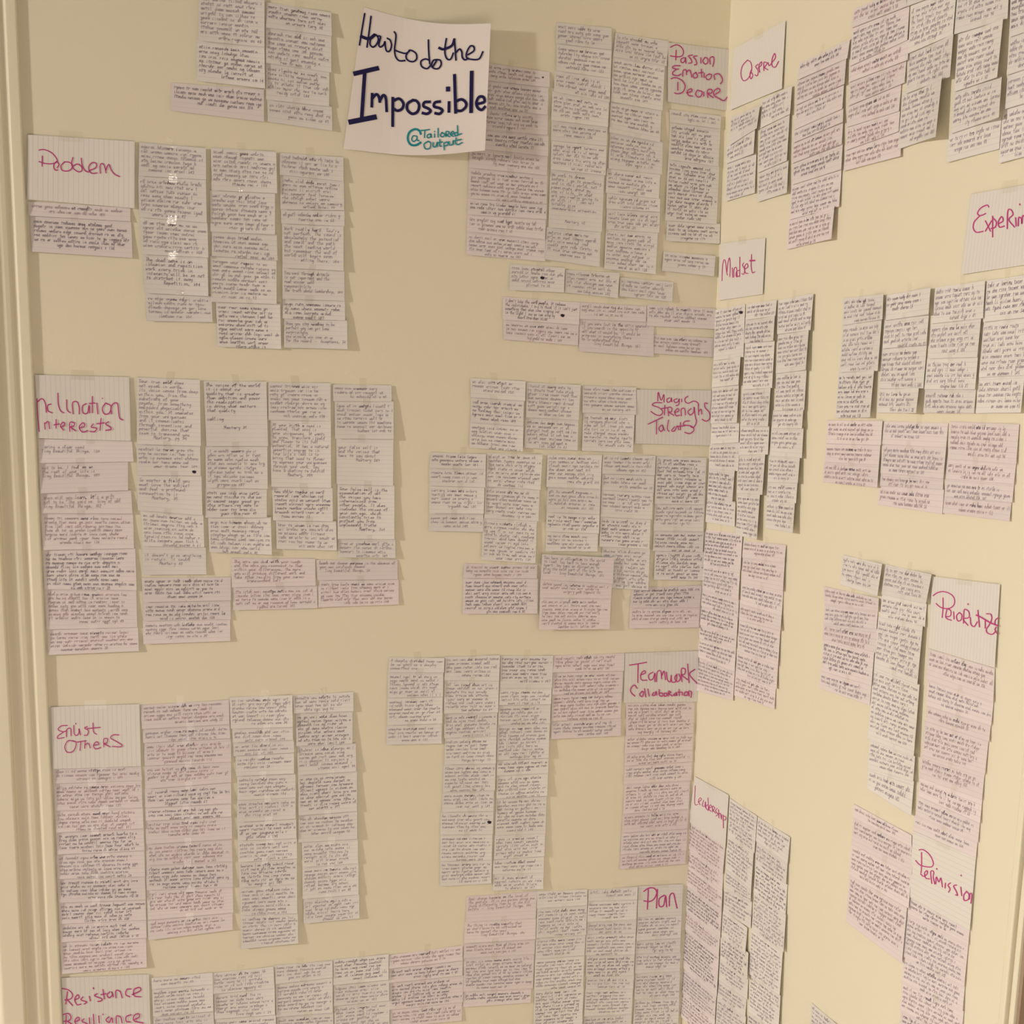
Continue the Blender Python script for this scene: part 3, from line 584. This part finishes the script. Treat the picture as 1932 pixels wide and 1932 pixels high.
column('Q2', 'L', 0, 'third column left of the Teamwork card', g, "840.4,1239,943.7,1236 838.6,1284,941.8,1285 837.7,1346.8,940,1344 837.7,1393,937,1389 838.6,1442.8,935.5,1441 835.9,1494.4,933.7,1491.7 834,1532.5,931,1530.7 830.4,1575.5,929.8,1574.4 830.4,1625,927.7,1622.5 830,1672.8,927,1667")
column('Q3', 'L', 0, 'second column left of the Teamwork card', g, "944.6,1237,1044,1237 943.7,1298.8,1041.5,1298.8 941.8,1330.5,1039.7,1328.7 940,1367.6,1037.9,1364.9 937.3,1434.6,1035,1430 937.3,1463.6,1034,1459 936.4,1507,1032.4,1501.7 934,1576.5,1029,1573.4 931.9,1622,1027,1615.9 929.8,1650,1025.5,1647 929.8,1681,1024.6,1677.5")
column('Q4', 'L', 1, 'column just left of the Teamwork card', g, "1045,1237,1178.4,1232.6 1042.6,1268.9,1177.5,1266 1041.7,1311.4,1174,1306 1039.9,1361,1171,1355 1039.5,1394.8,1171,1388.4")
column('Q5', 'L', 1, 'column under the Teamwork card', g, "1181,1325,1311,1324 1181,1388.4,1308,1384 1178.4,1422,1307,1414.7 1178.4,1445.5,1306,1437 1176.6,1480,1304,1472.7 1175.7,1536,1299,1526 1173,1571.7,1297,1563.8 1171,1612,1295,1605 1169,1640.5,1293,1629.7")
g = 'notes of the Enlist cluster'
column('E0', 'L', 1, 'column under the Enlist Others card', g, "99.7,1450,266,1444 101,1478.8,268,1473 103.6,1530,268.8,1524 105.6,1571,270.8,1563.4 107.5,1612.6,272.4,1604.7 108.5,1659,273.7,1654 110.5,1703.5,274.7,1697.6 112.5,1743.8,275.7,1736 114.4,1778,276.7,1770 116.4,1838,277,1825.4")
column('E1', 'L', 1, 'first column right of the Enlist card', g, "265,1330,432,1320.5 267.8,1375.6,433,1366.7 269.8,1402,434,1393 272.8,1445.4,436.4,1437.5 273.7,1488.7,436.4,1476 273.7,1524,436.4,1516 274.7,1548.7,436.4,1540.8 275.7,1593,438,1583 276.7,1633,438.4,1625.4 276.7,1680,439.6,1674 278.7,1736,440,1722 279.6,1774,439,1754.6")
column('E2', 'L', 0, 'second column right of the Enlist card', g, "433,1315.6,551.5,1311.5 435.6,1375,552.3,1372 439,1401,552.6,1396 440.6,1426.5,554.8,1420 445.5,1464.6,554.8,1459.6 448,1510,558,1505 447,1551.5,558,1545 448.6,1586.9,559.4,1581.7 449.7,1627,560.5,1620 451.8,1674.9,560.5,1667.6 453.8,1727.6,561,1723.5 454.9,1790.8,562.5,1780")
column('E3', 'L', 0, 'third column right of the Enlist card', g, "552.3,1311.5,666.6,1305.7 554,1346,666.9,1342 559,1408,665,1403 561.4,1463,672.4,1455.5 563,1539,673.5,1530.8 563,1590,674,1583 570.8,1636.6,675.4,1629 570.8,1696.6,676.4,1688 572.9,1743,678,1732.8")
g = 'notes of the Resistance cluster'
column('R1', 'L', 0, 'first column right of the Resistance card', g, "285.5,1845,400.6,1835 286.5,1866.7,401.6,1857 288.5,1918,402.6,1908 290,1960,404,1950")
column('R2', 'L', 0, 'second column right of the Resistance card', g, "401,1836,516,1824 401,1875.7,518,1865 405,1923,519,1915 407,1965,521,1957")
column('R3', 'L', 0, 'third column right of the Resistance card', g, "518,1820.8,627.3,1812.5 520,1857,627.7,1844.6 521,1919,627.7,1910.9 523,1962,629,1954")
column('R4', 'L', 0, 'fourth column right of the Resistance card', g, "628.8,1810.5,733.3,1800 628.8,1859,733.3,1848.8 629.8,1898.5,734.4,1888 631,1950,735,1940")
column('R5', 'L', 1, 'fifth column right of the Resistance card', g, "734,1802,872.9,1783.5 734,1828,872.5,1812.5 734,1855,872.5,1840.5 735,1905.7,873.5,1891 736,1938,871,1926")
g = 'notes of the Plan cluster'
column('L1', 'L', 1, 'third column left of the Plan card', g, "880,1691.4,1013.7,1681 879,1740,1010.6,1732.8 876,1780,1010.6,1772 875,1808.4,1008.5,1800 874,1871.5,1005.4,1865 874,1900.5,1001,1892")
column('L2', 'L', 0, 'second column left of the Plan card', g, "1013.8,1681.8,1108,1678 1012.8,1714,1108,1708 1011.8,1770,1106,1764 1010,1809.7,1103,1802.8 1007.9,1868.7,1100,1860.8 1006,1950,1098,1942")
column('L3', 'L', 0, 'column just left of the Plan card', g, "1110,1678.9,1203.6,1673 1110,1700.5,1202.6,1697.6 1108,1739.8,1200.6,1735 1107,1762.5,1199.6,1760.5 1104,1802.8,1197.7,1800.8 1105,1843,1195.7,1841 1105,1866.7,1194.7,1865.7 1102,1917.9,1191.8,1913 1101,1958,1190,1953")
column('L4', 'L', 0, 'column under the Plan card', g, "1203,1729,1286,1726 1200.6,1775,1284,1770 1198.7,1799.8,1283,1798 1197.7,1837,1282.5,1833 1196.7,1886,1281,1882 1194,1945,1279,1940")
# right wall
g = 'notes of the Observe cluster'
column('O1', 'R', 0, 'first column under the Observe card', g, "1378.7,222,1433.8,198.8 1375.6,275,1427.6,242,7 1369.5,309.5,1421.5,290,6 1368.7,380,1423.8,364,2")
column('O2', 'R', 0, 'second column under the Observe card', g, "1437,188.7,1494.4,161.5 1434.6,242,1490.5,215,5 1429,326.6,1484.4,303,5 1428.5,381.7,1484.4,363.9,5")
column('O3', 'R', 1, 'wide column right of the Observe card', g, "1508.4,119.6,1603.9,73 1505,150.6,1598.4,110,3 1500.6,198.8,1593,158.4,5 1498.3,245,1589,205,4 1496,270,1590,230,4 1493.7,308.7,1588,272,3 1493.7,349,1586.9,319.6,3 1489,415,1583,389.5,2 1484.4,471,1568.3,450.8,8")
column('O4', 'R', 1, 'second wide column right of the Observe card', g, "1611,17,1708,-26 1606,53,1711,12 1603.4,125,1711.7,75.6,1 1601,155.5,1712.5,113,2 1600,200,1706.5,156,1 1597,240.5,1696,209.6,1 1595,284,1695.4,248,1 1591.6,323,1698.8,294.7,2")
column('O5', 'R', 0, 'fifth column in the top right notes', g, "1711,-40,1806,-75 1711,12,1806,-22,3 1713,101,1797.6,65,3 1709,177,1792,145,8 1693.6,282,1765,258,17")
column('O6', 'R', 0, 'sixth column in the top right notes', g, "1808,-30,1906,-60 1800,65,1900.7,35,3 1800,173.5,1881,146,11 1794,252.6,1884.4,221.6,11 1786.4,306.7,1885,281,0")
column('O7', 'R', 0, 'last column at the top right', g, "1907,-50,1985,-76 1905,70.5,1985,42 1899,142,1982,115 1895.5,206,1980,181 1883.5,308.4,1978,284")
g = 'notes of the Mindset cluster'
column('D1m', 'R', 0, 'first column under the Mindset card', g, "1349.6,584.7,1406,573.5 1346,680.4,1402.7,674,1 1343,731.4,1393,726,8 1340.5,799,1390,797.8,5 1341,838,1393.4,835,1 1336.8,884.8,1392.7,889,1 1334,939,1381.5,947,5 1331,985,1386,994,2")
column('D2m', 'R', 0, 'second column under the Mindset card', g, "1410,573.5,1465.6,566 1406,604,1462.8,596.6,3 1404,647.6,1458.6,643,7 1401,735,1456.5,732,4 1397,804,1448.8,804.8,8 1394,859,1448.6,857.6,5 1390,931,1438,933.7,7 1388,1009,1427.6,1019,9")
column('D3m', 'R', 0, 'third column under the Mindset card', g, "1468,566.6,1534.7,554 1466,630.8,1529,623,4 1463.5,705,1520,698,8 1460.7,774.8,1517,774,5 1455.5,808.6,1512.8,808.6,8 1452,860,1512.8,864.5,6 1447.9,910,1505,912,8 1445.8,946,1501.7,949.8,7 1444,996,1495.4,1005.7,11")
column('D1w', 'R', 1, 'left wide column below the Mindset notes', g, "1330,999,1401,1008 1327,1066,1397,1075.4,2 1325,1112.7,1393,1132,2 1322.6,1143,1392.5,1164,1 1320,1179.4,1390,1201,2 1318.7,1204,1388.6,1223,1 1317,1240,1386,1268,1 1314,1303,1383,1322,1")
column('D2w', 'R', 1, 'right wide column below the Mindset notes', g, "1402.6,1019.5,1483,1029 1400,1052,1480,1061.4,2 1398.7,1098.7,1477,1115.8,3 1397,1139,1474.8,1162,1 1394,1170,1472.5,1190,4 1391,1229,1467.8,1257,2 1388,1271,1465,1300,2 1385,1312,1461,1338,1")
g = 'notes of the Experiment cluster'
column('X1', 'R', 0, 'leftmost column below the Experiment card', g, "1591.5,563,1666.6,555 1589,614,1664.7,602.8,7 1583.6,702.7,1655.8,699.7,5 1575.7,788.7,1641,787.7,8")
column('X2', 'R', 0, 'second column below the Experiment card', g, "1672.6,557,1755.6,542.5 1668.6,605,1751.7,593,8 1664.7,658,1747.7,651,3 1657.8,733.3,1741.8,733,2 1654.8,778.8,1728,779.8,11")
column('X3', 'R', 0, 'third column below the Experiment card', g, "1764.5,542.5,1858.5,529.7 1757.6,610.7,1854.5,600.8,4 1750.7,677,1843.6,674,5 1743.8,735,1839.6,735,4 1741.8,778.8,1837.7,779.8,1")
column('X4', 'R', 0, 'fourth column below the Experiment card', g, "1862.4,529.7,1948,517 1854.5,607.8,1945,598 1846.6,712.5,1936,708 1840.6,779.8,1925.6,778.8")
column('X1w', 'R', 1, 'left wide column below the Experiment notes', g, "1561,793,1665,794 1559,837,1662,840,3 1556,872,1658,877.6,2 1551.8,909.8,1654.8,920,5")
column('X2w', 'R', 1, 'middle wide column below the Experiment notes', g, "1668.4,795,1789,798.5 1663,838,1784.9,845,0.6 1661,893,1779.7,903.6,4 1660,917,1778.6,924,1 1655.9,952.5,1777.6,970,1")
column('X3w', 'R', 1, 'right wide column below the Experiment notes', g, "1792,795,1923,800.6 1788,866,1917,876.5 1783.8,903.6,1912.9,914 1781.8,936.9,1909.7,948 1778.6,968,1904.5,983.7")
g = 'notes of the Prioritize cluster'
column('Y1', 'R', 0, 'second column left of the Prioritize card', g, "1589.9,1047,1664.4,1064 1585,1103,1655,1124.7,7")
column('Y1w', 'R', 1, 'wide, second column left of the Prioritize card', g, "1554,1106,1658,1129 1555,1140,1656.6,1154,4 1553.4,1176,1653.5,1187,0.6 1551.8,1205.5,1652,1232,0.6 1548.7,1266,1644,1294,2 1545.6,1298.6,1641,1331,0.6")
column('Y2', 'R', 0, 'column just left of the Prioritize card', g, "1670.6,1065,1757.6,1083.6 1662.9,1121.6,1746.7,1140,7 1660.5,1165,1745,1183,2 1648.9,1259.8,1730.4,1292.4,8 1637,1394,1723.7,1427.7,8 1637,1449.8,1722.7,1475,6 1636,1488,1718.8,1540,5")
column('Y3', 'R', 1, 'column under the Prioritize card', g, "1752,1224,1877,1261 1747,1281.5,1874,1325 1746.8,1331,1870,1369 1746.8,1361,1866,1399.7 1739,1424.8,1858.4,1461 1734,1467,1852.6,1509.5 1732.3,1501.8,1848.8,1553.8 1727.5,1538.4,1845,1590 1722.7,1567,1841,1619")
g = 'notes of the Permission cluster'
column('Y4', 'R', 1, 'column left of the Permission card', g, "1611,1517,1719.8,1576 1608,1542,1719.8,1598 1606,1592,1719.8,1650 1601.4,1650.6,1714,1714,2 1595.6,1739,1701.5,1818,3")
column('Y5', 'R', 1, 'column under the Permission card', g, "1717,1692,1829.5,1755.5 1712,1723.7,1826.7,1783.4 1703.4,1804.6,1819,1862.4 1701.5,1850.8,1816,1908.6 1697.7,1904.7,1813,1965 1695,1960,1810,2020")
g = 'notes of the Leadership cluster'
column('V1', 'R', 1, 'column under the Leadership card', g, "1299,1549,1368.5,1598 1297,1600,1363.5,1649.5,2 1295,1629.6,1362.8,1682,0.6 1290,1667,1361,1719.4,3 1287.5,1714,1358.6,1771.8,2 1286,1749,1356,1804,1 1286,1824,1352,1881.5,3 1282.5,1869,1348.6,1924,2 1281,1915,1346,1975,3")
column('V2', 'R', 0, 'first column right of the Leadership card', g, "1377,1506,1428.4,1539.8 1373.5,1574.7,1423.4,1609.6,2 1369.8,1639.6,1417,1679.5,4 1367.3,1674.5,1416,1702,4 1364.8,1717,1416,1751.8,1 1361,1764,1406,1799,3 1358.6,1809,1409.7,1849,7 1356,1849,1409.7,1886.5,1 1353.6,1881.5,1406,1919,1 1350,1937,1404,1976,3")
column('V3', 'R', 0, 'second column right of the Leadership card', g, "1429.6,1541,1490.8,1579.7 1426,1587,1485.8,1629.6,2 1424.7,1627,1483,1669.5,3 1422,1682,1482,1727,1 1418.4,1751.8,1478,1796.7,4 1412,1836.6,1470.8,1879,4 1412,1909,1468,1950,4 1408,1970,1464,2012")
column('Z1', 'R', 0, 'alone at the bottom edge of the right wall', g, "1531,1892,1590,1942 1528,1960,1586,2012")

for o, org in place_later:
    org = Vector(org)
    o.data.transform(Matrix.Translation(-org)); o.location = org
    for ch in o.children: ch.data.transform(Matrix.Translation(-org))
